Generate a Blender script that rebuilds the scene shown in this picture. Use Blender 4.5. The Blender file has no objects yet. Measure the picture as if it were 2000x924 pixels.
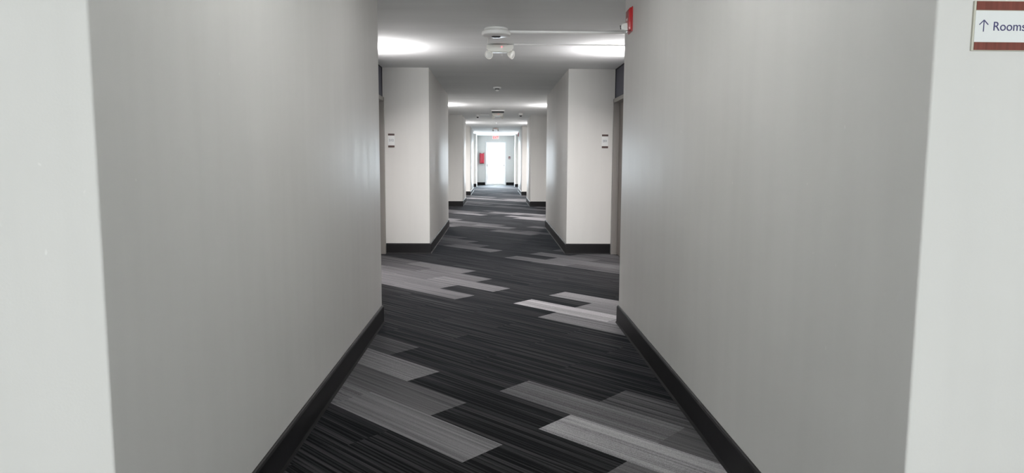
import bpy, bmesh, math, random
from mathutils import Vector, Matrix

C = bpy.context.scene.collection
scene = bpy.context.scene
R = random.Random(7)

# ------------------------------------------------------------------ camera
EYE = 1.2822
F_PX = 1374.78
yaw, pitch, roll = -0.0250, 0.1083, 0.0056
fwd = Vector((-math.sin(yaw) * math.cos(pitch), math.cos(yaw) * math.cos(pitch), -math.sin(pitch)))
right = Vector((math.cos(yaw), math.sin(yaw), 0))
up = right.cross(fwd)
r2 = math.cos(roll) * right + math.sin(roll) * up
u2 = -math.sin(roll) * right + math.cos(roll) * up
cam_data = bpy.data.cameras.new('camera')
cam = bpy.data.objects.new('camera', cam_data)
C.objects.link(cam)
rot = Matrix((r2, u2, -fwd)).transposed()
cam.matrix_world = Matrix.Translation((0, 0, EYE)) @ rot.to_4x4()
cam_data.sensor_fit = 'HORIZONTAL'
cam_data.sensor_width = 36
cam_data.lens = F_PX / 2000 * 36
cam_data.clip_start = 0.05
cam_data.clip_end = 300
scene.camera = cam

# ------------------------------------------------------------------ colour management
vs = scene.view_settings
vs.view_transform = 'Standard'
vs.look = 'None'
vs.exposure = 0.0
vs.gamma = 1.0
vs.use_curve_mapping = False

# ------------------------------------------------------------------ plan of the building (metres)
HC = 2.5                                  # ceiling height
A, B = 0.8834, 0.9858                     # half widths of the corridor, left and right
RA, RB = 1.497, 1.612                     # recessed door bays
Y0, Y1, Y2, Y3, Y4, Y5, Y6, Y7, Y8, Y9 = 1.593, 5.467, 9.60, 13.50, 19.50, 21.73, 25.60, 29.59, 33.75, 36.08
LX = 3.6                                  # lobby half width
LY = -14.0                                # lobby back wall
HB = 0.1413                               # baseboard height

# ------------------------------------------------------------------ world and lights
world = bpy.data.worlds.new('sky')
scene.world = world
world.use_nodes = True
bg = world.node_tree.nodes['Background']
bg.inputs['Color'].default_value = (0.74, 0.87, 1.0, 1)
bg.inputs['Strength'].default_value = 5.0


def area_light(name, loc, direction, sx, sy, power, color, spread=180, portal=False):
    d = bpy.data.lights.new(name, 'AREA')
    d.shape = 'RECTANGLE'
    d.size, d.size_y = sx, sy
    d.energy = power
    d.color = color
    d.spread = math.radians(spread)
    if portal:
        d.cycles.is_portal = True
    o = bpy.data.objects.new(name, d)
    o.location = loc
    o.rotation_euler = Vector(direction).to_track_quat('-Z', 'Y').to_euler()
    C.objects.link(o)
    return o


# daylight at an added, unseen lobby back window, and at the glazed exit door
area_light('added_lobby_daylight', (0, LY - 0.35, 1.35), (0, 1, 0), 5.0, 2.1, 1700, (1.0, 0.985, 0.96))
area_light('exit_door_daylight', (0.05, Y9 + 0.35, 1.12), (0, -1, 0), 0.86, 2.0, 370, (0.84, 0.92, 1.0))

# ------------------------------------------------------------------ helpers
def new_obj(name, bm, mat=None, parent=None, smooth=False):
    me = bpy.data.meshes.new(name)
    bmesh.ops.recalc_face_normals(bm, faces=bm.faces)
    bm.to_mesh(me)
    bm.free()
    o = bpy.data.objects.new(name, me)
    C.objects.link(o)
    if mat:
        me.materials.append(mat)
    if smooth:
        for p in me.polygons:
            p.use_smooth = True
        me.set_sharp_from_angle(angle=math.radians(35))
    if parent:
        o.parent = parent
    return o


def struct(name, bm, mat, parent=None, smooth=False, label=None):
    o = new_obj(name, bm, mat, parent, smooth)
    if not parent:
        o['kind'] = 'structure'
    if label:
        o['label'] = label
    return o


def thing(name, loc, label, cat, group=None, rotz=0):
    o = bpy.data.objects.new(name, None)
    o.location = loc
    o.rotation_euler = (0, 0, rotz)
    o.empty_display_size = 0.05
    C.objects.link(o)
    o['label'] = label
    o['category'] = cat
    if group:
        o['group'] = group
    return o


def box(bm, x0, x1, y0, y1, z0, z1, bevel=0.0, seg=2):
    r = bmesh.ops.create_cube(bm, size=1)
    vs_ = r['verts']
    for v in vs_:
        v.co = Vector(((x0 + x1) / 2 + v.co.x * (x1 - x0), (y0 + y1) / 2 + v.co.y * (y1 - y0),
                       (z0 + z1) / 2 + v.co.z * (z1 - z0)))
    if bevel > 0:
        es = list({e for v in vs_ for e in v.link_edges})
        bmesh.ops.bevel(bm, geom=es, offset=bevel, segments=seg, affect='EDGES', profile=0.5)
    return bm


def boxm(*a, **k):
    return box(bmesh.new(), *a, **k)


def lathe(prof, n=40, mat4=None):
    """prof: list of (radius, z) from one end to the other"""
    bm = bmesh.new()
    rings = []
    for r, z in prof:
        if r < 1e-6:
            rings.append([bm.verts.new((0, 0, z))])
        else:
            rings.append([bm.verts.new((r * math.cos(2 * math.pi * i / n), r * math.sin(2 * math.pi * i / n), z)) for i in range(n)])
    for a, b in zip(rings, rings[1:]):
        for i in range(n):
            j = (i + 1) % n
            if len(a) == 1 and len(b) == 1:
                continue
            if len(a) == 1:
                bm.faces.new((a[0], b[i], b[j]))
            elif len(b) == 1:
                bm.faces.new((a[i], a[j], b[0]))
            else:
                bm.faces.new((a[i], a[j], b[j], b[i]))
    if mat4 is not None:
        bmesh.ops.transform(bm, matrix=mat4, verts=bm.verts)
    return bm


def prism(pts, axis, a0, a1, bevel=0.0):
    """extrude a 2D outline along axis ('x','y','z')"""
    bm = bmesh.new()
    def mk(p, t):
        if axis == 'x':
            return (t, p[0], p[1])
        if axis == 'y':
            return (p[0], t, p[1])
        return (p[0], p[1], t)
    lo = [bm.verts.new(mk(p, a0)) for p in pts]
    hi = [bm.verts.new(mk(p, a1)) for p in pts]
    n = len(pts)
    for i in range(n):
        j = (i + 1) % n
        bm.faces.new((lo[i], lo[j], hi[j], hi[i]))
    bm.faces.new(lo[::-1])
    bm.faces.new(hi)
    if bevel > 0:
        bmesh.ops.bevel(bm, geom=list(bm.edges), offset=bevel, segments=2, affect='EDGES', profile=0.5)
    return bm


def tube(p0, p1, r, n=12):
    p0, p1 = Vector(p0), Vector(p1)
    d = p1 - p0
    m = Matrix.Translation(p0) @ d.to_track_quat('Z', 'Y').to_matrix().to_4x4()
    return lathe([(0, 0), (r, 0), (r, d.length), (0, d.length)], n, m)


def text_mesh(name, s, size, mat, parent, loc, rot, depth=0.0006, sx=1.0, offset=0.0, align='LEFT'):
    cu = bpy.data.curves.new(name, 'FONT')
    cu.body = s
    cu.size = size
    cu.extrude = depth
    cu.offset = offset
    cu.align_x = align
    tmp = bpy.data.objects.new('tmp_text', cu)
    C.objects.link(tmp)
    bpy.context.view_layer.update()
    me = bpy.data.meshes.new_from_object(tmp.evaluated_get(bpy.context.evaluated_depsgraph_get()))
    bpy.data.objects.remove(tmp)
    for v in me.vertices:
        v.co.x *= sx
    o = bpy.data.objects.new(name, me)
    me.materials.clear()
    me.materials.append(mat)
    C.objects.link(o)
    o.parent = parent
    o.location = loc
    o.rotation_euler = rot
    return o


# ------------------------------------------------------------------ materials
def mat(name, color, rough=0.5, metallic=0.0, spec=0.5, emit=None, estr=0.0, coat=0.0,
        noise=0.0, nscale=40.0, bump=0.0, bscale=200.0, bvec=(1, 1, 1), nvec=(1, 1, 1), trans=0.0):
    m = bpy.data.materials.new(name)
    m.use_nodes = True
    nt = m.node_tree
    b = nt.nodes['Principled BSDF']
    b.inputs['Base Color'].default_value = (*color, 1)
    b.inputs['Roughness'].default_value = rough
    b.inputs['Metallic'].default_value = metallic
    b.inputs['Specular IOR Level'].default_value = spec
    b.inputs['Coat Weight'].default_value = coat
    b.inputs['Transmission Weight'].default_value = trans
    if emit:
        b.inputs['Emission Color'].default_value = (*emit, 1)
        b.inputs['Emission Strength'].default_value = estr
    tc = nt.nodes.new('ShaderNodeTexCoord')
    def mapped(vec):
        mp = nt.nodes.new('ShaderNodeMapping')
        mp.inputs['Scale'].default_value = vec
        nt.links.new(tc.outputs['Object'], mp.inputs['Vector'])
        return mp
    if noise > 0:
        n = nt.nodes.new('ShaderNodeTexNoise')
        n.inputs['Scale'].default_value = nscale
        n.inputs['Detail'].default_value = 4
        nt.links.new(mapped(nvec).outputs['Vector'], n.inputs['Vector'])
        cr = nt.nodes.new('ShaderNodeMix')
        cr.data_type = 'RGBA'
        cr.inputs[6].default_value = (*[c * (1 - noise) for c in color], 1)
        cr.inputs[7].default_value = (*[min(1, c * (1 + noise)) for c in color], 1)
        nt.links.new(n.outputs['Fac'], cr.inputs[0])
        nt.links.new(cr.outputs[2], b.inputs['Base Color'])
    if bump > 0:
        n = nt.nodes.new('ShaderNodeTexNoise')
        n.inputs['Scale'].default_value = bscale
        n.inputs['Detail'].default_value = 3
        nt.links.new(mapped(bvec).outputs['Vector'], n.inputs['Vector'])
        bp = nt.nodes.new('ShaderNodeBump')
        bp.inputs['Strength'].default_value = bump
        bp.inputs['Distance'].default_value = 0.002
        nt.links.new(n.outputs['Fac'], bp.inputs['Height'])
        nt.links.new(bp.outputs['Normal'], b.inputs['Normal'])
    return m


def wall_paint():
    """satin warm grey paint: roller stipple, faint vertical roller tracks, a few scuffs"""
    m = mat('wall_paint', (0.73, 0.72, 0.70), rough=0.45, spec=0.2)
    nt = m.node_tree
    b = nt.nodes['Principled BSDF']
    tc = nt.nodes.new('ShaderNodeTexCoord')
    def noise(scale, vec, detail=3):
        mp = nt.nodes.new('ShaderNodeMapping')
        mp.inputs['Scale'].default_value = vec
        nt.links.new(tc.outputs['Object'], mp.inputs['Vector'])
        n = nt.nodes.new('ShaderNodeTexNoise')
        n.inputs['Scale'].default_value = scale
        n.inputs['Detail'].default_value = detail
        nt.links.new(mp.outputs['Vector'], n.inputs['Vector'])
        return n.outputs['Fac']
    def ramp(fac, p0, c0, p1, c1):
        r = nt.nodes.new('ShaderNodeValToRGB')
        r.color_ramp.elements[0].position = p0
        r.color_ramp.elements[0].color = (*c0, 1)
        r.color_ramp.elements[1].position = p1
        r.color_ramp.elements[1].color = (*c1, 1)
        nt.links.new(fac, r.inputs['Fac'])
        return r.outputs['Color']
    def mul(a, c):
        mx = nt.nodes.new('ShaderNodeMix')
        mx.data_type = 'RGBA'
        mx.blend_type = 'MULTIPLY'
        mx.inputs[0].default_value = 1.0
        nt.links.new(a, mx.inputs[6])
        nt.links.new(c, mx.inputs[7])
        return mx.outputs[2]
    base = ramp(noise(2.0, (1, 1, 0.35), 4), 0.3, (0.715, 0.708, 0.690), 0.7, (0.745, 0.738, 0.720))
    tracks = ramp(noise(9.0, (1, 1, 0.12), 3), 0.35, (0.975, 0.975, 0.975), 0.65, (1, 1, 1))
    marks = ramp(noise(26.0, (1, 1, 0.8), 2), 0.765, (1, 1, 1), 0.80, (1.12, 1.12, 1.12))
    nt.links.new(mul(mul(base, tracks), marks), b.inputs['Base Color'])
    rr = nt.nodes.new('ShaderNodeMapRange')
    rr.inputs['To Min'].default_value = 0.42
    rr.inputs['To Max'].default_value = 0.55
    nt.links.new(noise(7.0, (1, 1, 0.15), 3), rr.inputs['Value'])
    nt.links.new(rr.outputs['Result'], b.inputs['Roughness'])
    b1 = nt.nodes.new('ShaderNodeBump')
    b1.inputs['Strength'].default_value = 0.10
    b1.inputs['Distance'].default_value = 0.002
    nt.links.new(noise(160.0, (1, 1, 1), 2), b1.inputs['Height'])
    b2 = nt.nodes.new('ShaderNodeBump')
    b2.inputs['Strength'].default_value = 0.22
    b2.inputs['Distance'].default_value = 0.004
    nt.links.new(noise(5.0, (1, 1, 0.10), 2), b2.inputs['Height'])
    nt.links.new(b1.outputs['Normal'], b2.inputs['Normal'])
    nt.links.new(b2.outputs['Normal'], b.inputs['Normal'])
    return m


def carpet_mat():
    m = bpy.data.materials.new('plank_carpet')
    m.use_nodes = True
    nt = m.node_tree
    b = nt.nodes['Principled BSDF']
    b.inputs['Roughness'].default_value = 0.9
    b.inputs['Specular IOR Level'].default_value = 0.06
    b.inputs['Sheen Weight'].default_value = 0.07
    b.inputs['Sheen Tint'].default_value = (0.70, 0.80, 1.0, 1)
    b.inputs['Sheen Roughness'].default_value = 0.3
    at = nt.nodes.new('ShaderNodeAttribute'); at.attribute_name = 'plank_tone'   # r: tone, g: seed, b: stripe contrast
    sep = nt.nodes.new('ShaderNodeSeparateColor')
    nt.links.new(at.outputs['Color'], sep.inputs['Color'])
    uv = nt.nodes.new('ShaderNodeUVMap'); uv.uv_map = 'plank_uv'
    sx = nt.nodes.new('ShaderNodeSeparateXYZ')
    nt.links.new(uv.outputs['UV'], sx.inputs['Vector'])
    def math_(op, a, c):
        n = nt.nodes.new('ShaderNodeMath'); n.operation = op
        for i, v in enumerate((a, c)):
            if isinstance(v, (int, float)):
                n.inputs[i].default_value = v
            else:
                nt.links.new(v, n.inputs[i])
        return n.outputs[0]
    seed = math_('MULTIPLY', sep.outputs['Green'], 37.0)
    def noise(su, sv, off, detail):
        cb = nt.nodes.new('ShaderNodeCombineXYZ')
        nt.links.new(math_('MULTIPLY', sx.outputs['X'], su), cb.inputs['X'])
        nt.links.new(math_('MULTIPLY', sx.outputs['Y'], sv), cb.inputs['Y'])
        nt.links.new(math_('ADD', seed, off), cb.inputs['Z'])
        n = nt.nodes.new('ShaderNodeTexNoise')
        n.inputs['Scale'].default_value = 1.0
        n.inputs['Detail'].default_value = detail
        nt.links.new(cb.outputs[0], n.inputs['Vector'])
        return n.outputs['Fac']
    def rng(v, a, c, lo, hi):
        n = nt.nodes.new('ShaderNodeMapRange')
        n.inputs['From Min'].default_value = a; n.inputs['From Max'].default_value = c
        n.inputs['To Min'].default_value = lo; n.inputs['To Max'].default_value = hi
        nt.links.new(v, n.inputs['Value'])
        return n.outputs['Result']
    wide = rng(noise(0.8, 40, 0.0, 0), 0.38, 0.62, -1, 1)        # yarn stripes about 1.5 cm
    fine = rng(noise(1.2, 110, 5.3, 0), 0.36, 0.64, -1, 1)         # single rows of yarn
    pile = rng(noise(320, 320, 9.1, 0), 0.3, 0.7, -1, 1)         # tufts
    s = math_('ADD', math_('MULTIPLY', wide, 0.5), math_('MULTIPLY', fine, 0.6))
    s = math_('MULTIPLY', s, sep.outputs['Blue'])
    s = math_('ADD', s, math_('MULTIPLY', pile, 0.22))
    s = math_('ADD', s, 1.0)
    s = math_('MAXIMUM', s, 0.10)
    v = math_('MULTIPLY', sep.outputs['Red'], s)
    cc = nt.nodes.new('ShaderNodeCombineColor')
    nt.links.new(math_('MULTIPLY', v, 1.0), cc.inputs['Red'])
    nt.links.new(math_('MULTIPLY', v, 0.975), cc.inputs['Green'])
    nt.links.new(math_('MULTIPLY', v, 1.015), cc.inputs['Blue'])
    nt.links.new(cc.outputs[0], b.inputs['Base Color'])
    bp = nt.nodes.new('ShaderNodeBump')
    bp.inputs['Strength'].default_value = 0.08
    bp.inputs['Distance'].default_value = 0.002
    nt.links.new(noise(320, 320, 2.2, 0), bp.inputs['Height'])
    nt.links.new(bp.outputs['Normal'], b.inputs['Normal'])
    return m


M = {}
M['wall'] = wall_paint()
M['ceiling'] = mat('ceiling_paint', (0.84, 0.86, 0.86), rough=0.9, spec=0.2, noise=0.09, nscale=1.2, nvec=(0.35, 3, 1), bump=0.35, bscale=120)
M['base'] = mat('vinyl_baseboard', (0.013, 0.0125, 0.0135), rough=0.5, spec=0.15, noise=0.12, nscale=6)
M['carpet'] = carpet_mat()
M['frame'] = mat('door_frame_paint', (0.30, 0.285, 0.27), rough=0.4, spec=0.4)
M['door'] = mat('door_laminate', (0.20, 0.18, 0.165), rough=0.5, noise=0.12, nscale=6, nvec=(8, 8, 0.5))
M['navy'] = mat('navy_panel', (0.050, 0.052, 0.085), rough=0.45, noise=0.1, nscale=20)
M['gasket'] = mat('black_gasket', (0.012, 0.012, 0.018), rough=0.6)
M['steel'] = mat('brushed_steel', (0.45, 0.44, 0.42), rough=0.35, metallic=1.0)
M['white_plastic'] = mat('white_plastic', (0.92, 0.92, 0.91), rough=0.35, spec=0.45)
M['ivory'] = mat('ivory_plastic', (0.88, 0.875, 0.83), rough=0.4)
M['raceway'] = mat('white_raceway_plastic', (0.93, 0.93, 0.92), rough=0.4)
M['lens'] = mat('clear_lamp_lens', (0.75, 0.76, 0.74), rough=0.12, coat=0.6)
M['dark'] = mat('dark_slot', (0.03, 0.03, 0.035), rough=0.6)
M['red'] = mat('alarm_red', (0.42, 0.008, 0.014), rough=0.28, coat=0.3)
M['cabinet_red'] = mat('extinguisher_red', (0.55, 0.03, 0.06), rough=0.3, coat=0.4)
M['dark_red'] = mat('dark_red_plastic', (0.16, 0.02, 0.02), rough=0.35)
M['strobe'] = mat('strobe_lens', (0.80, 0.82, 0.80), rough=0.08, coat=0.8)
M['led'] = mat('red_indicator', (0.9, 0.1, 0.1), emit=(1, 0.12, 0.15), estr=3)
M['sign_white'] = mat('sign_white', (0.84, 0.86, 0.86), rough=0.35)
M['sign_edge'] = mat('sign_acrylic_edge', (0.62, 0.61, 0.52), rough=0.3)
M['wood'] = mat('mahogany_laminate', (0.20, 0.055, 0.040), rough=0.35, noise=0.45, nscale=60, nvec=(2.5, 1, 0.12))
M['plaque_wood'] = mat('dark_walnut_laminate', (0.060, 0.024, 0.018), rough=0.4, noise=0.3, nscale=60)
M['ink'] = mat('indigo_ink', (0.055, 0.05, 0.16), rough=0.5)
M['grey_ink'] = mat('grey_ink', (0.22, 0.23, 0.28), rough=0.5)
M['exit_face'] = mat('exit_sign_face', (0.8, 0.74, 0.72), emit=(1, 0.80, 0.76), estr=0.25)
M['exit_red'] = mat('exit_letters', (0.7, 0.06, 0.07), emit=(1, 0.12, 0.14), estr=0.5)
M['door_hardware'] = mat('grey_door_hardware', (0.12, 0.12, 0.12), rough=0.6)
M['white_metal'] = mat('white_door_metal', (0.78, 0.79, 0.79), rough=0.35)
M['sconce_metal'] = mat('sconce_metal', (0.35, 0.34, 0.33), rough=0.35, metallic=0.8)
M['added_sconce_lamp'] = mat('added_sconce_lamp', (0.9, 0.9, 0.9), emit=(1.0, 0.95, 0.93), estr=6)
M['diffuser'] = mat('added_lamp_diffuser', (0.9, 0.9, 0.9), emit=(1, 0.985, 0.96), estr=4)
M['drum'] = mat('added_drum_shade', (0.9, 0.9, 0.9), emit=(1, 0.985, 0.965), estr=7)
M['uplight'] = mat('added_uplight_plate', (0.9, 0.9, 0.9), emit=(1, 0.985, 0.96), estr=70)
M['concrete'] = mat('pale_concrete', (0.62, 0.63, 0.62), rough=0.9, noise=0.08, nscale=3)
gl = bpy.data.materials.new('door_glass')
gl.use_nodes = True
nt = gl.node_tree
nt.nodes.remove(nt.nodes['Principled BSDF'])
mixs = nt.nodes.new('ShaderNodeMixShader')
fr = nt.nodes.new('ShaderNodeFresnel'); fr.inputs['IOR'].default_value = 1.45
tr = nt.nodes.new('ShaderNodeBsdfTransparent'); tr.inputs['Color'].default_value = (0.96, 0.98, 0.98, 1)
gs = nt.nodes.new('ShaderNodeBsdfGlossy'); gs.inputs['Roughness'].default_value = 0.02
nt.links.new(fr.outputs[0], mixs.inputs[0]); nt.links.new(tr.outputs[0], mixs.inputs[1]); nt.links.new(gs.outputs[0], mixs.inputs[2])
nt.links.new(mixs.outputs[0], nt.nodes['Material Output'].inputs['Surface'])
M['glass'] = gl

# ------------------------------------------------------------------ walls
DN = 0.16        # depth of the door niches
DL = 1.06        # width of the door niches along the corridor
def wall_outline(s, a, ra):
    """s=-1 left, +1 right. Door niche at the far end of the first bay."""
    n0, n1 = Y2 - 0.012 - DL, Y2 - 0.012
    pts = [(LX, Y0), (a, Y0), (a, Y1), (ra, Y1), (ra, n0), (ra + DN, n0), (ra + DN, n1), (ra, n1), (ra, Y2), (a, Y2), (a, Y3), (ra, Y3),
           (ra, Y4), (a, Y4), (a, Y5), (ra, Y5), (ra, Y6), (a, Y6), (a, Y7), (ra, Y7), (ra, Y8), (a, Y8), (a, Y9 + 0.2), (LX, Y9 + 0.2)]
    return [(s * x, y) for x, y in pts]


def wall_mesh(s, a, ra):
    bm = prism(wall_outline(s, a, ra), 'z', 0.0, HC)
    # round the outside corners a little (plaster corner bead)
    es = []
    for e in bm.edges:
        p, q = e.verts[0].co, e.verts[1].co
        if abs(p.x - q.x) < 1e-5 and abs(p.y - q.y) < 1e-5 and abs(abs(p.x) - a) < 1e-4:
            es.append(e)
    bmesh.ops.bevel(bm, geom=es, offset=0.007, segments=3, affect='EDGES', profile=0.5)
    return bm


struct('wall_left', wall_mesh(-1, A, RA), M['wall'], smooth=True)
struct('wall_right', wall_mesh(1, B, RB), M['wall'], smooth=True)

# end wall with the opening of the exit door
DX0, DX1, DZ = -0.44, 0.54, 2.17
bm = prism([(-A, 0), (DX0, 0), (DX0, DZ), (DX1, DZ), (DX1, 0), (B, 0), (B, HC), (-A, HC)], 'y', Y9, Y9 + 0.2)
struct('wall_end', bm, M['wall'])
# lobby shell behind the camera
struct('wall_lobby_left', boxm(-LX - 0.15, -LX, LY, Y0 + 0.3, 0, HC), M['wall'])
struct('wall_lobby_right', boxm(LX, LX + 0.15, LY, Y0 + 0.3, 0, HC), M['wall'])
bm = prism([(-LX - 0.15, 0), (LX + 0.15, 0), (LX + 0.15, 0.3), (-3.2, 0.3), (-3.2, 2.4), (3.2, 2.4), (3.2, 0.3), (LX + 0.15, 0.3 + 1e-4), (LX + 0.15, HC), (-LX - 0.15, HC)], 'y', LY - 0.15, LY)
struct('wall_lobby_back', bm, M['wall'])
bm = bmesh.new()
for x in (-3.17, -1.07, 1.07, 3.17):
    box(bm, x - 0.03, x + 0.03, LY - 0.11, LY - 0.05, 0.3, 2.4)
for z in (0.33, 2.37):
    box(bm, -3.2, 3.2, LY - 0.11, LY - 0.05, z - 0.03, z + 0.03)
w = struct('added_window_1', bm, M['white_metal'])  # added window, never in view, as the opening for the lobby light
g = new_obj('pane', boxm(-3.17, 3.17, LY - 0.083, LY - 0.077, 0.33, 2.37), M['glass'], w)

struct('ceiling', boxm(-LX - 0.15, LX + 0.15, LY - 0.15, Y9 + 0.2, HC, HC + 0.12), M['ceiling'])
struct('ground', boxm(-12, 12, Y9 + 0.2, Y9 + 30, -0.12, -0.02), M['concrete'])

# ------------------------------------------------------------------ floor: 25 cm x 1 m carpet planks laid at 45 degrees, half-plank offset
P0 = Vector((-0.0932, -0.0937))
V = Vector((0.17458, 0.18749))
U = Vector((0.71942, -0.73661))
DARK, MID, MED, LIT, PALE = 0.015, 0.075, 0.115, 0.20, 0.30
tone = {
    (6, 1): DARK, (6, 2): DARK, (6, 3): DARK, (6, 4): DARK, (7, 1.5): DARK, (7, 2.5): DARK, (7, 3.5): DARK, (7, .5): DARK,
    (8, 4): 0.145, (8, 3): 0.175, (8, 2): DARK, (8, 1): DARK,
    (9, 4.5): 0.10, (9, 3.5): 0.105, (9, 2.5): DARK, (9, 1.5): MED, (9, .5): MID,
    (10, 5): LIT, (10, 4): 0.189, (10, 3): DARK, (10, 2): 0.34, (10, 1): 0.135, (10, 0): MID,
    (11, 5.5): MID, (11, 4.5): MID, (11, 3.5): DARK, (11, 2.5): 0.135, (11, 1.5): 0.095,
    (12, 5): DARK, (12, 4): DARK, (12, 3): DARK, (12, 2): 0.084, (12, 1): MID,
    (17, 7.5): LIT, (17, 6.5): 0.149, (17, 5.5): 0.162, (17, 4.5): DARK, (17, 3.5): 0.216, (17, 2.5): 0.162,
    (18, 8): 0.149, (18, 7): 0.149, (18, 6): 0.149, (18, 5): DARK, (18, 4): 0.48, (18, 3): 0.351,
    (19, 7.5): MED, (19, 6.5): MED, (19, 5.5): 0.176, (19, 4.5): DARK, (19, 3.5): 0.203, (19, 2.5): 0.270,
    (20, 8): MID, (20, 7): MID, (20, 6): MED, (20, 5): DARK, (20, 4): 0.230, (20, 3): 0.243,
    (21, 8.5): MID, (21, 7.5): MID, (21, 6.5): MED, (21, 5.5): DARK, (21, 4.5): DARK, (21, 3.5): DARK,
    (26, 10): DARK, (26, 9): DARK, (26, 8): DARK, (26, 7): DARK, (26, 6): MED, (26, 5): MID,
    (27, 9.5): MED, (27, 8.5): MID, (27, 7.5): 0.162, (27, 6.5): DARK, (27, 5.5): MED, (27, 4.5): MED,
    (28, 9): MID, (28, 8): MED, (28, 7): DARK, (28, 6): 0.108, (28, 5): MID,
    (29, 9.5): 0.121, (29, 8.5): 0.162, (29, 7.5): DARK, (29, 6.5): DARK,
    (30, 10): MID, (30, 9): 0.101, (30, 8): DARK, (30, 7): DARK,
}
bm = bmesh.new()
uvl = bm.loops.layers.uv.new('plank_uv')
col = bm.loops.layers.float_color.new('plank_tone')
for r in range(-45, 150):
    for k in range(-45, 60):
        c = k + (0.5 if r % 2 else 0.0)
        q = [P0 + r * V - c * U, P0 + r * V - (c - 1) * U, P0 + (r + 1) * V - (c - 1) * U, P0 + (r + 1) * V - c * U]
        cx = sum(p.x for p in q) / 4
        cy = sum(p.y for p in q) / 4
        lim = LX + 0.5 if cy < Y0 + 0.6 else RB + 0.5
        if abs(cx) > lim or cy < LY - 0.6 or cy > Y9 + 0.8:
            continue
        rr = random.Random(r * 977 + int(c * 2) * 131 + 5)
        t = tone.get((r, c))
        if t is None:
            ph = r % 9
            if ph in (8, 0, 1, 2, 3) and r > 21 or (r < 6 and ph in (8, 0, 1, 2, 3)):
                t = rr.choice([DARK, DARK, MID, MED, MED, 0.17])
            else:
                t = DARK * rr.uniform(0.85, 1.35)
        contrast = 1.5 if t < 0.04 else (0.5 if t < 0.09 else 0.27)
        f = bm.faces.new([bm.verts.new((p.x, p.y, 0)) for p in q])
        tint = (t * rr.uniform(0.95, 1.05), rr.random(), contrast, 1)
        for l, uvc in zip(f.loops, ((0, 0), (1, 0), (1, .25), (0, .25))):
            l[uvl].uv = (uvc[0] + c * 1.0, uvc[1] + r * 0.25)
            l[col] = tint
for co, no in (((0, LY, 0), (0, -1, 0)), ((0, Y9 + 0.18, 0), (0, 1, 0)), ((-LX, 0, 0), (-1, 0, 0)), ((LX, 0, 0), (1, 0, 0))):
    bmesh.ops.bisect_plane(bm, geom=bm.verts[:] + bm.edges[:] + bm.faces[:], plane_co=co, plane_no=no, clear_outer=True)
floor = struct('floor', bm, M['carpet'])
if sum(p.normal.z for p in floor.data.polygons) < 0:
    floor.data.flip_normals()
struct('subfloor', boxm(-LX - 0.15, LX + 0.15, LY - 0.15, Y9 + 0.2, -0.12, -0.0015), M['concrete'])

# ------------------------------------------------------------------ baseboards
def baseboard(name, path, side, cut=None):
    """path: list of (x, y) along the wall; side +1: room is to the left of the walking direction"""
    prof = [(-0.002, 0.0), (0.020, 0.0), (0.014, 0.014), (0.013, 0.128), (0.009, 0.1365), (0.004, HB), (-0.002, HB)]
    pts = [Vector(p) for p in path]
    n = len(pts)
    bm = bmesh.new()
    rings = []
    for i, p in enumerate(pts):
        ds = []
        if i > 0:
            ds.append((p - pts[i - 1]).normalized())
        if i < n - 1:
            ds.append((pts[i + 1] - p).normalized())
        ns = [Vector((-d.y, d.x)) * side for d in ds]
        off = ns[0] if len(ns) == 1 else (ns[0] + ns[1])
        rings.append([bm.verts.new((p.x + off.x * o, p.y + off.y * o, z)) for o, z in prof])
    for a, b in zip(rings, rings[1:]):
        for i in range(len(prof)):
            j = (i + 1) % len(prof)
            bm.faces.new((a[i], a[j], b[j], b[i]))
    bm.faces.new(rings[0][::-1])
    bm.faces.new(rings[-1])
    return struct(name, bm, M['base'])


NEARN = Y2 - 0.012 - DL
for s, a, ra, nm in ((-1, A, RA, 'baseboard_left'), (1, B, RB, 'baseboard_right')):
    X = lambda v: s * v
    side = -s * -1  # walking away from the camera: room is right of the left wall, left of the right wall
    e = 0.0008
    if s == 1:
        baseboard(nm, [(X(LX), Y0), (X(a), Y0), (X(a), 4.28 - e)], side)
        baseboard(nm, [(X(a), 4.28 + e), (X(a), Y1), (X(ra), Y1), (X(ra), NEARN - 0.06)], side)
    else:
        baseboard(nm, [(X(LX), Y0), (X(a), Y0), (X(a), Y1), (X(ra), Y1), (X(ra), NEARN - 0.06)], side)
    baseboard(nm, [(X(ra - 0.018), Y2), (X(a), Y2), (X(a), Y3), (X(ra), Y3), (X(ra), Y4), (X(a), Y4), (X(a), Y5), (X(ra), Y5), (X(ra), Y6),
                   (X(a), Y6), (X(a), Y7), (X(ra), Y7), (X(ra), Y8), (X(a), Y8), (X(a), Y9), (DX0 - 0.045 if s < 0 else DX1 + 0.045, Y9)], side)

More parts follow.
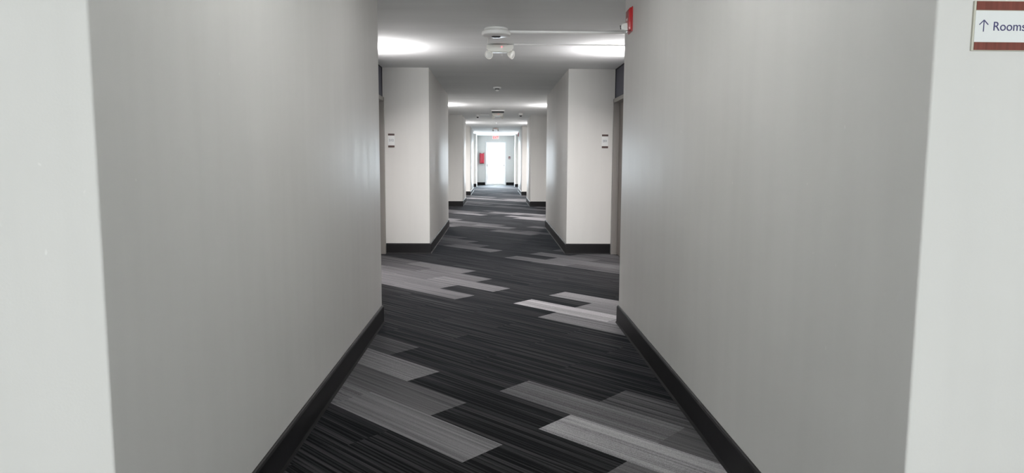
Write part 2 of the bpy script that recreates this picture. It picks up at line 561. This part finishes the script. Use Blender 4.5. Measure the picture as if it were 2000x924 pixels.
# ------------------------------------------------------------------ room doors in the first bay
def room_door(name, s, ra):
    """s=+1 on the right wall. Frame proud of the wall, leaf set back, navy panel above."""
    xw = ra
    n0, n1 = NEARN, Y2 - 0.012
    ztop = 2.105
    def bx(x0, x1, *r, **k):
        a_, b_ = sorted((s * x0, s * x1))
        return boxm(a_, b_, *r, **k)
    bm = bmesh.new()
    for (ya, yb) in ((n1 - 0.052, n1 - 0.001), (n0 + 0.001, n0 + 0.052)):
        a_, b_ = sorted((s * (xw - 0.016), s * (xw + DN - 0.005)))
        box(bm, a_, b_, ya, yb, 0, ztop, 0.002)
    a_, b_ = sorted((s * (xw - 0.016), s * (xw + DN - 0.005)))
    box(bm, a_, b_, n0 + 0.001, n1 - 0.001, ztop - 0.052, ztop, 0.002)
    # door stop
    a_, b_ = sorted((s * (xw + 0.045), s * (xw + 0.06)))
    box(bm, a_, b_, n1 - 0.066, n1 - 0.050, 0, ztop - 0.05)
    box(bm, a_, b_, n0 + 0.050, n0 + 0.066, 0, ztop - 0.05)
    d = struct(name, bm, M['frame'])
    leaf = new_obj('door_leaf', bx(xw + 0.062, xw + 0.106, n0 + 0.056, n1 - 0.056, 0.008, ztop - 0.056, bevel=0.0015), M['door'], d)
    # lever handle and card lock
    hm = bmesh.new()
    a_, b_ = sorted((s * (xw + 0.040), s * (xw + 0.0615)))
    box(hm, a_, b_, n0 + 0.10, n0 + 0.165, 0.93, 1.17, 0.006)
    hb = tube((s * (xw + 0.045), n0 + 0.13, 0.99), (s * (xw + 0.0), n0 + 0.13, 0.99), 0.009)
    me = bpy.data.meshes.new('t'); hb.to_mesh(me); hm.from_mesh(me); hb.free()
    hb = tube((s * (xw + 0.002), n0 + 0.125, 0.99), (s * (xw + 0.002), n0 + 0.245, 0.99), 0.008)
    me = bpy.data.meshes.new('t'); hb.to_mesh(me); hm.from_mesh(me); hb.free()
    new_obj('door_handle', hm, M['steel'], leaf, smooth=True)
    # panel above the door
    p = new_obj('transom_panel', bx(xw + 0.012, xw + 0.03, n0 + 0.012, n1 - 0.012, ztop + 0.012, HC - 0.012), M['navy'], d)
    gm = bmesh.new()
    a_, b_ = sorted((s * (xw + 0.004), s * (xw + 0.032)))
    box(gm, a_, b_, n0 + 0.001, n0 + 0.012, ztop + 0.001, HC - 0.001)
    box(gm, a_, b_, n1 - 0.012, n1 - 0.001, ztop + 0.001, HC - 0.001)
    box(gm, a_, b_, n0 + 0.012, n1 - 0.012, ztop + 0.001, ztop + 0.012)
    box(gm, a_, b_, n0 + 0.012, n1 - 0.012, HC - 0.012, HC - 0.001)
    new_obj('panel_trim', gm, M['gasket'], p)
    return d


room_door('door_1', 1, RB)
room_door('door_2', -1, RA)

# ------------------------------------------------------------------ glazed exit door
bm = bmesh.new()
box(bm, DX0 - 0.04, DX0 + 0.03, Y9 - 0.02, Y9 + 0.12, 0, DZ + 0.04, 0.003)
box(bm, DX1 - 0.03, DX1 + 0.04, Y9 - 0.02, Y9 + 0.12, 0, DZ + 0.04, 0.003)
box(bm, DX0 + 0.03, DX1 - 0.03, Y9 - 0.02, Y9 + 0.12, DZ - 0.03, DZ + 0.04, 0.003)
d3 = struct('door_3', bm, M['white_metal'])
bm = bmesh.new()
lx0, lx1 = DX0 + 0.034, DX1 - 0.034
box(bm, lx0, lx0 + 0.045, Y9 + 0.03, Y9 + 0.075, 0.01, DZ - 0.034)
box(bm, lx1 - 0.045, lx1, Y9 + 0.03, Y9 + 0.075, 0.01, DZ - 0.034)
box(bm, lx0 + 0.045, lx1 - 0.045, Y9 + 0.03, Y9 + 0.075, DZ - 0.085, DZ - 0.034)
box(bm, lx0 + 0.045, lx1 - 0.045, Y9 + 0.03, Y9 + 0.075, 0.01, 0.085)
leaf = new_obj('door_leaf', bm, M['white_metal'], d3)
new_obj('pane', boxm(lx0 + 0.045, lx1 - 0.045, Y9 + 0.05, Y9 + 0.056, 0.085, DZ - 0.085), M['glass'], leaf)
bm = bmesh.new()
for x in (lx0 + 0.014, lx1 - 0.044):
    box(bm, x, x + 0.03, Y9 - 0.02, Y9 + 0.03, 0.93, 1.08, 0.004)
box(bm, lx0 + 0.04, lx1 - 0.04, Y9 - 0.015, Y9 + 0.005, 0.99, 1.025, 0.004)
new_obj('push_bar', bm, M['door_hardware'], leaf)
struct('trim_1', boxm(DX0 + 0.03, DX1 - 0.03, Y9 - 0.03, Y9 + 0.14, 0.0, 0.010, 0.002), M['steel'])

# ------------------------------------------------------------------ added, unseen sconces in the bays: up-light for ceiling bands, down-light for brightness
def added_sconce(s, ra, y, label, boost=1.0):
    t = thing('added_wall_sconce', (s * ra, y, 2.12), label, 'added wall light', 'added unseen lights in the door bays')
    hw, dp, h = 0.17, 0.10, 0.16
    bm = bmesh.new()
    def bb(x0, x1, *r):
        a_, b_ = sorted((-s * x0, -s * x1))
        box(bm, a_, b_, *r)
    bb(0.0, 0.008, -hw, hw, 0, h)
    bb(dp - 0.006, dp, -hw, hw, 0, h)
    bb(0.008, dp - 0.006, -hw, -hw + 0.006, 0, h)
    bb(0.008, dp - 0.006, hw - 0.006, hw, 0, h)
    bb(0.008, dp - 0.006, -hw + 0.006, hw - 0.006, 0, 0.006)
    new_obj('housing', bm, M['sconce_metal'], t)
    a_, b_ = sorted((-s * 0.02, -s * (dp - 0.02)))
    new_obj('lamp', boxm(a_, b_, -hw + 0.02, hw - 0.02, 0.03, 0.05, 0.004), M['added_sconce_lamp'], t)
    l = area_light('added_sconce_light', (-s * 0.05, 0, 0.055), (-s * 0.18, 0, 1), 0.06, 0.26, SCONCE_W, (1.0, 0.96, 0.97), spread=160)
    l.parent = t
    l = area_light('added_sconce_light', (-s * 0.05, 0, -0.01), (-s * 0.35, 0, -1), 0.06, 0.26, SCONCE_DOWN_W * boost, (1.0, 0.96, 0.94), spread=170)  # added downward light under the closed housing, brightens the bay
    l.parent = t
    return t


SCONCE_W = 52
SCONCE_DOWN_W = 68
for s, ra, w in ((-1, RA, 'left'), (1, RB, 'right')):
    for y, b, boost in ((7.85, 'first', 0.85), (15.9, 'second', 1.7), (23.5, 'third', 1.9), (31.6, 'fourth', 1.0)):
        added_sconce(s, ra, y, 'added unseen grey metal light on the %s wall inside the %s door bay' % (w, b), boost)

# bowl lamps added for extra brightness, unseen above and behind the view
def added_bowl_lamp(x, y, label):
    t = thing('added_ceiling_light', (x, y, HC), label, 'added ceiling light', None)
    new_obj('canopy', lathe([(0, 0), (0.07, 0), (0.07, -0.02), (0.012, -0.026), (0.012, -0.30), (0, -0.30)], 32), M['white_metal'], t, smooth=True)
    new_obj('bowl', lathe([(0.205, -0.225), (0.20, -0.245), (0.16, -0.285), (0.09, -0.31), (0, -0.318)], 40), M['diffuser'], t, smooth=True)
    new_obj('lamp_plate', lathe([(0, -0.236), (0.19, -0.236), (0.19, -0.230), (0, -0.230)], 40), M['uplight'], t, smooth=True)
    return t


t = thing('added_ceiling_light', (0.05, 4.15, HC), 'added unseen round white drum light on the near corridor ceiling, nearest the red horn strobe', 'added ceiling light')  # drum added out of view to brighten the near ceiling and walls
new_obj('rim', lathe([(0, 0), (0.10, 0), (0.10, -0.018), (0, -0.022)], 40), M['white_metal'], t, smooth=True)
new_obj('shade', lathe([(0, -0.02), (0.19, -0.022), (0.20, -0.035), (0.20, -0.11), (0.185, -0.125), (0, -0.13)], 40), M['drum'], t, smooth=True)
added_bowl_lamp(0.05, 2.5, 'added unseen white bowl light hanging under the near corridor ceiling, close to the lobby')
added_bowl_lamp(0.05, -1.6, 'added unseen white bowl light hanging under the lobby ceiling behind the viewer')

# ------------------------------------------------------------------ large smoke detector with surface raceway
t = thing('smoke_detector', (0.010, 6.73, HC), 'large round white smoke detector on the ceiling joined to a white raceway', 'smoke detector')
new_obj('mounting_base', lathe([(0, 0), (0.106, 0), (0.110, -0.004), (0.110, -0.016), (0.100, -0.022), (0.098, -0.030), (0, -0.030)], 56), M['white_plastic'], t, smooth=True)
new_obj('head', lathe([(0, -0.026), (0.118, -0.026), (0.131, -0.031), (0.134, -0.038), (0.134, -0.058), (0.130, -0.064), (0.118, -0.069), (0.060, -0.073),
                       (0.0, -0.074)], 56), M['white_plastic'], t, smooth=True)
rib = None
for i in range(18):
    if rib is None:
        rib = new_obj('vent_rib', boxm(0.096, 0.1095, -0.006, 0.006, -0.0265, -0.0215), M['ivory'], t)
    else:
        rib = rib.copy()
        C.objects.link(rib)
    rib.rotation_euler = (0, 0, 2 * math.pi * i / 18)
new_obj('sensor_slot', lathe([(0, -0.0735), (0.040, -0.0735), (0.044, -0.078), (0.034, -0.083), (0, -0.084)], 32, Matrix.Scale(0.55, 4, (0, 1, 0))), M['dark'], t, smooth=True)

def raceway(x0, x1, y, w, h, label, group=None):
    bm = bmesh.new()
    prof = [(y - w / 2, HC), (y - w / 2, HC - h * 0.75), (y - w / 2 + h * 0.3, HC - h), (y + w / 2 - h * 0.3, HC - h), (y + w / 2, HC - h * 0.75), (y + w / 2, HC)]
    o = new_obj('surface_raceway', prism(prof, 'x', x0, x1), M['raceway'])
    o['label'] = label
    o['category'] = 'cable raceway'
    return o


raceway(0.12, RB - 0.002, 6.85, 0.042, 0.022, 'wide white cable raceway crossing the ceiling from the large smoke detector to the right wall')
raceway(0.20, RB - 0.002, 7.60, 0.022, 0.012, 'slim pale cable raceway running from the nearest emergency light to the right')
raceway(-0.42, -0.15, 19.30, 0.03, 0.012, 'short thin raceway between the left mini detector and the far emergency light')
o = new_obj('cable', tube((-0.062, 6.83, HC - 0.004), (-0.075, 7.52, HC - 0.004), 0.004), M['white_plastic'])
o['label'] = 'thin white cable along the ceiling from the large smoke detector to the emergency light'
o['category'] = 'cable'
o = new_obj('indicator_lamp', lathe([(0, 0), (0.020, 0), (0.020, -0.006), (0.012, -0.014), (0, -0.016)], 20), M['white_plastic'], smooth=True)
o.location = (0.045, 7.22, HC)
o['label'] = 'tiny white ceiling button between the large smoke detector and the emergency light'
o['category'] = 'indicator'

# ------------------------------------------------------------------ twin-head emergency lights
def emergency_light(loc, label, sc=1.0, rz=0.0):
    t = thing('emergency_light', loc, label, 'emergency light', 'twin-head emergency lights on the ceiling', rz)
    t.scale = (sc, sc, sc)
    new_obj('canopy', boxm(-0.075, 0.075, 0.0, 0.07, -0.014, 0.0, 0.003), M['ivory'], t)
    # housing: long trapezoid, wide side up
    bm = prism([(-0.142, -0.012), (0.142, -0.012), (0.142, -0.042), (0.096, -0.086), (-0.096, -0.086), (-0.142, -0.042)], 'y', -0.03, 0.045, bevel=0.004)
    h = new_obj('housing', bm, M['ivory'], t, smooth=True)
    new_obj('indicator', lathe([(0, 0), (0.006, 0), (0.006, 0.004), (0, 0.006)], 12,
                               Matrix.Translation((0.018, -0.0300, -0.034)) @ Matrix.Rotation(math.radians(90), 4, 'X')), M['led'], h)
    for sx, tilt in ((-1, 38), (1, -62)):
        # lamp head: shallow round reflector, aimed outwards
        dirv = Vector((math.sin(math.radians(tilt)), -0.72, -0.34)).normalized() if sx < 0 else Vector((0.86, -0.45, -0.25)).normalized()
        if sx < 0:
            dirv = Vector((-0.42, -0.84, -0.42)).normalized()
        m4 = Matrix.Translation((sx * 0.118 + 0.004, -0.016, -0.112)) @ dirv.to_track_quat('Z', 'Y').to_matrix().to_4x4()
        hd = new_obj('lamp_head', lathe([(0, -0.044), (0.014, -0.044), (0.022, -0.036), (0.038, -0.012), (0.045, 0.006), (0.045, 0.014), (0.040, 0.014),
                                         (0.037, 0.008), (0, 0.008)], 32, m4), M['ivory'], t, smooth=True)
        new_obj('lens', lathe([(0, 0.0081), (0.037, 0.0081), (0.036, 0.012), (0.022, 0.016), (0, 0.0175)], 28, m4), M['lens'], hd, smooth=True)
        new_obj('swivel_arm', tube((sx * 0.118, 0.008, -0.035), (sx * 0.119, -0.004, -0.100), 0.011), M['ivory'], t, smooth=True)
    return t


emergency_light((0.053, 7.62, HC), 'nearest white emergency light with two round lamp heads behind the large smoke detector')
emergency_light((0.075, 18.55, HC), 'second emergency light with two heads beyond the flat ceiling box')
emergency_light((0.030, 27.3, HC), 'farthest emergency light, a dark silhouette above the exit door', 0.8)

# flat box in front of the second emergency light
t = thing('ceiling_box', (0.075, 17.6, HC), 'shallow wide ceiling box with a white edge just before the second emergency light', 'ceiling box')
new_obj('rim', boxm(-0.165, 0.165, -0.06, 0.02, -0.024, 0, 0.003), M['white_plastic'], t)
new_obj('face_plate', boxm(-0.15, 0.15, -0.012, 0.03, -0.062, -0.014, 0.002), M['dark'], t)

def mini_detector(loc, label, dark_tip, r=0.065, h=0.022):
    t = thing('ceiling_detector', loc, label, 'detector', 'small detectors along the ceiling')
    new_obj('base', lathe([(0, 0), (r, 0), (r, -h), (r * 0.9, -h - 0.004), (0, -h - 0.004)], 36), M['white_plastic'], t, smooth=True)
    z = -h - 0.003
    if dark_tip:
        new_obj('sensor_cap', lathe([(0, z), (r * 0.6, z), (r * 0.52, z - 0.02), (r * 0.3, z - 0.034), (0, z - 0.036)], 28), M['dark'], t, smooth=True)
    else:
        new_obj('sensor_chamber', lathe([(0, z), (r * 0.62, z), (r * 0.5, z - 0.016), (0, z - 0.016)], 28), M['dark'], t, smooth=True)
        new_obj('sensor_cap', lathe([(0, z - 0.014), (r * 0.42, z - 0.014), (r * 0.46, z - 0.018), (r * 0.46, z - 0.034), (r * 0.36, z - 0.044), (0, z - 0.046)], 28),
                M['white_plastic'], t, smooth=True)
    return t


mini_detector((0.038, 12.05, HC), 'small white smoke detector alone on the ceiling past the nearest emergency light', False)
mini_detector((-0.465, 19.36, HC), 'tiny dark-tipped detector left of the second emergency light', True, 0.05, 0.055)
mini_detector((0.675, 18.6, HC), 'tiny dark-tipped detector right of the second emergency light', True, 0.06, 0.055)
# pendent sprinkler far down the hall
t = thing('sprinkler_head', (0.045, 22.9, HC), 'tiny white sprinkler head between the second and farthest emergency lights', 'sprinkler', None)
new_obj('escutcheon', lathe([(0, 0), (0.04, 0), (0.036, -0.008), (0.012, -0.014), (0, -0.014)], 24), M['white_plastic'], t, smooth=True)
new_obj('deflector', lathe([(0, -0.013), (0.009, -0.013), (0.009, -0.045), (0.022, -0.047), (0.022, -0.051), (0, -0.051)], 20), M['white_plastic'], t, smooth=True)

# ------------------------------------------------------------------ red horn strobes
def horn_strobe(loc, label, rz=0.0, w=0.125, h=0.165):
    """mounted on the right wall: back at x=0, facing -x"""
    t = thing('fire_alarm_strobe', loc, label, 'fire alarm', None, rz)
    new_obj('back_plate', boxm(-0.008, 0, -w / 2 - 0.006, w / 2 + 0.006, -h / 2 - 0.005, h / 2 + 0.005, 0.002), M['red'], t)
    bm = prism([(-0.006, -h / 2), (-0.024, -h / 2 + 0.008), (-0.029, -h / 2 + 0.03), (-0.028, h / 2 - 0.012), (-0.020, h / 2 - 0.002), (-0.006, h / 2)],
               'y', -w / 2, w / 2, bevel=0.004)
    # prism along y uses (x, z) pairs
    hs = new_obj('housing', bm, M['red'], t, smooth=True)
    gm = bmesh.new()
    for i in range(5):
        box(gm, -0.0300, -0.027, -0.038, 0.038, 0.018 + i * 0.011, 0.0225 + i * 0.011)
    new_obj('horn_grille', gm, M['dark_red'], hs)
    text_mesh('lettering', 'FIRE', 0.026, M['sign_white'], hs, (-0.0295, 0.028, -0.002), (math.radians(90), 0, math.radians(-90)))
    m4 = Matrix.Translation((-0.027, 0.01, -0.045)) @ Vector((-1, 0, -0.05)).to_track_quat('Z', 'Y').to_matrix().to_4x4()
    ln = new_obj('strobe_lens', lathe([(0, 0), (0.034, 0), (0.034, 0.010), (0.031, 0.028), (0.020, 0.042), (0, 0.046)], 8, m4), M['strobe'], t)
    new_obj('flash_tube', tube((-0.069, 0.01, -0.060), (-0.073, 0.01, -0.034), 0.006), M['dark'], ln)
    return t


horn_strobe((B, 5.225, 2.293), 'red fire alarm horn with clear strobe high on the right corridor wall')
horn_strobe((B, 29.40, 2.33), 'distant small wall alarm near the ceiling on the far right pier')

# ------------------------------------------------------------------ signs
ROTW = (math.radians(90), 0, 0)
# directional sign on the lobby wall, right edge of the view
t = thing('direction_sign', (1.0665, Y0, 1.5315), 'white wayfinding sign with up arrow and reddish wood bands at upper right', 'sign')
W_, H_, T_ = 0.36, 0.109, 0.006
bm = boxm(0, W_, -T_, 0, 0, H_, 0.0008)
new_obj('sign_back', bm, M['sign_edge'], t)
new_obj('sign_face', boxm(0.0035, W_ - 0.002, -T_ - 0.0012, -T_ + 0.0005, 0.019, H_ - 0.022), M['sign_white'], t)
new_obj('wood_band', boxm(0.0045, W_ - 0.002, -T_ - 0.002, -T_ + 0.0005, H_ - 0.0205, H_ - 0.0015), M['wood'], t)
new_obj('wood_band', boxm(0.0045, W_ - 0.002, -T_ - 0.002, -T_ + 0.0005, 0.0015, 0.0185), M['wood'], t)
bm = bmesh.new()
def bar(bm, p, q, w, y0, y1):
    p, q = Vector(p), Vector(q)
    d = (q - p).normalized()
    n = Vector((-d.y, d.x)) * w / 2
    pts = [p + n, q + n, q - n, p - n]
    pb = prism([(v.x, v.y) for v in pts], 'y', y0, y1)
    me = bpy.data.meshes.new('t'); pb.to_mesh(me); bm.from_mesh(me); pb.free()
ax, az = 0.0230, 0.0415
bar(bm, (ax, az), (ax, az + 0.0245), 0.0018, -T_ - 0.0020, -T_ - 0.001)
bar(bm, (ax, az + 0.0252), (ax - 0.0100, az + 0.0150), 0.0018, -T_ - 0.0021, -T_ - 0.001)
bar(bm, (ax, az + 0.0252), (ax + 0.0100, az + 0.0150), 0.0018, -T_ - 0.0022, -T_ - 0.001)
new_obj('arrow', bm, M['ink'], t)
text_mesh('lettering', 'Rooms', 0.0280, M['ink'], t, (0.0435, -T_ - 0.0014, 0.0440), ROTW, 0.0005, 0.95, 0.0)

def room_plaque(x, z, num, label):
    t = thing('room_number_plaque', (x, Y2, z), label, 'room sign', None)
    w, h = 0.088, 0.186
    new_obj('plate', boxm(-w / 2, w / 2, -0.006, 0, -h / 2, h / 2, 0.001), M['sign_white'], t)
    new_obj('wood_band', boxm(-w / 2 + 0.001, w / 2 - 0.001, -0.008, -0.005, h / 2 - 0.027, h / 2 - 0.001), M['plaque_wood'], t)
    new_obj('wood_band', boxm(-w / 2 + 0.001, w / 2 - 0.001, -0.008, -0.005, -h / 2 + 0.001, -h / 2 + 0.027), M['plaque_wood'], t)
    text_mesh('lettering', num, 0.042, M['grey_ink'], t, (0, -0.0068, -0.010), ROTW, 0.0005, 1.0, 0.0004, 'CENTER')
    return t


room_plaque(-1.392, 1.534, '212', 'white room number plaque with dark bands on the left pier')
room_plaque(1.494, 1.541, '201', 'white room number plaque with dark bands on the right pier beside the door frame')

# exit sign above the far door
t = thing('exit_sign', (0.045, Y9, 2.330), 'red and white exit sign above the bright glazed door', 'exit sign')
new_obj('sign_box', boxm(-0.175, 0.175, -0.045, 0, 0, 0.17, 0.004), M['exit_face'], t)
text_mesh('lettering', 'EXIT', 0.175, M['exit_red'], t, (0, -0.047, 0.022), ROTW, 0.001, 0.80, 0.003, 'CENTER')

# fire extinguisher cabinet, left of the exit door
t = thing('extinguisher_cabinet', (-0.650, Y9, 1.10), 'red fire extinguisher cabinet on the end wall left of the bright door', 'fire extinguisher')
new_obj('case', boxm(-0.115, 0.115, -0.16, 0, 0.0, 0.50, 0.02, 3), M['cabinet_red'], t, smooth=True)
bm = boxm(-0.098, 0.098, -0.175, -0.155, 0.05, 0.44, 0.012, 3)
dr = new_obj('cabinet_door', bm, M['cabinet_red'], t, smooth=True)
new_obj('latch', boxm(0.082, 0.10, -0.186, -0.172, 0.20, 0.28, 0.003), M['dark_red'], dr)
bm = prism([(-0.115, 0.55), (-0.115, 0.50), (-0.03, 0.465), (0.03, 0.465), (0.115, 0.50), (0.115, 0.55), (0.085, 0.52), (0.02, 0.495), (-0.02, 0.495), (-0.085, 0.52)], 'y', -0.15, -0.01)
new_obj('top_bracket', bm, M['dark_red'], t)
new_obj('bottom_lip', boxm(-0.112, 0.112, -0.168, -0.004, -0.012, 0.02, 0.006), M['dark_red'], t)

t = thing('alarm_pull_station', (0.750, Y9, 1.33), 'small dark red alarm pull station right of the bright exit door', 'fire alarm')
new_obj('body', boxm(-0.05, 0.05, -0.045, 0, 0, 0.125, 0.005), M['dark_red'], t)
new_obj('pull_handle', boxm(-0.036, 0.036, -0.056, -0.044, 0.035, 0.062, 0.003), M['white_plastic'], t)
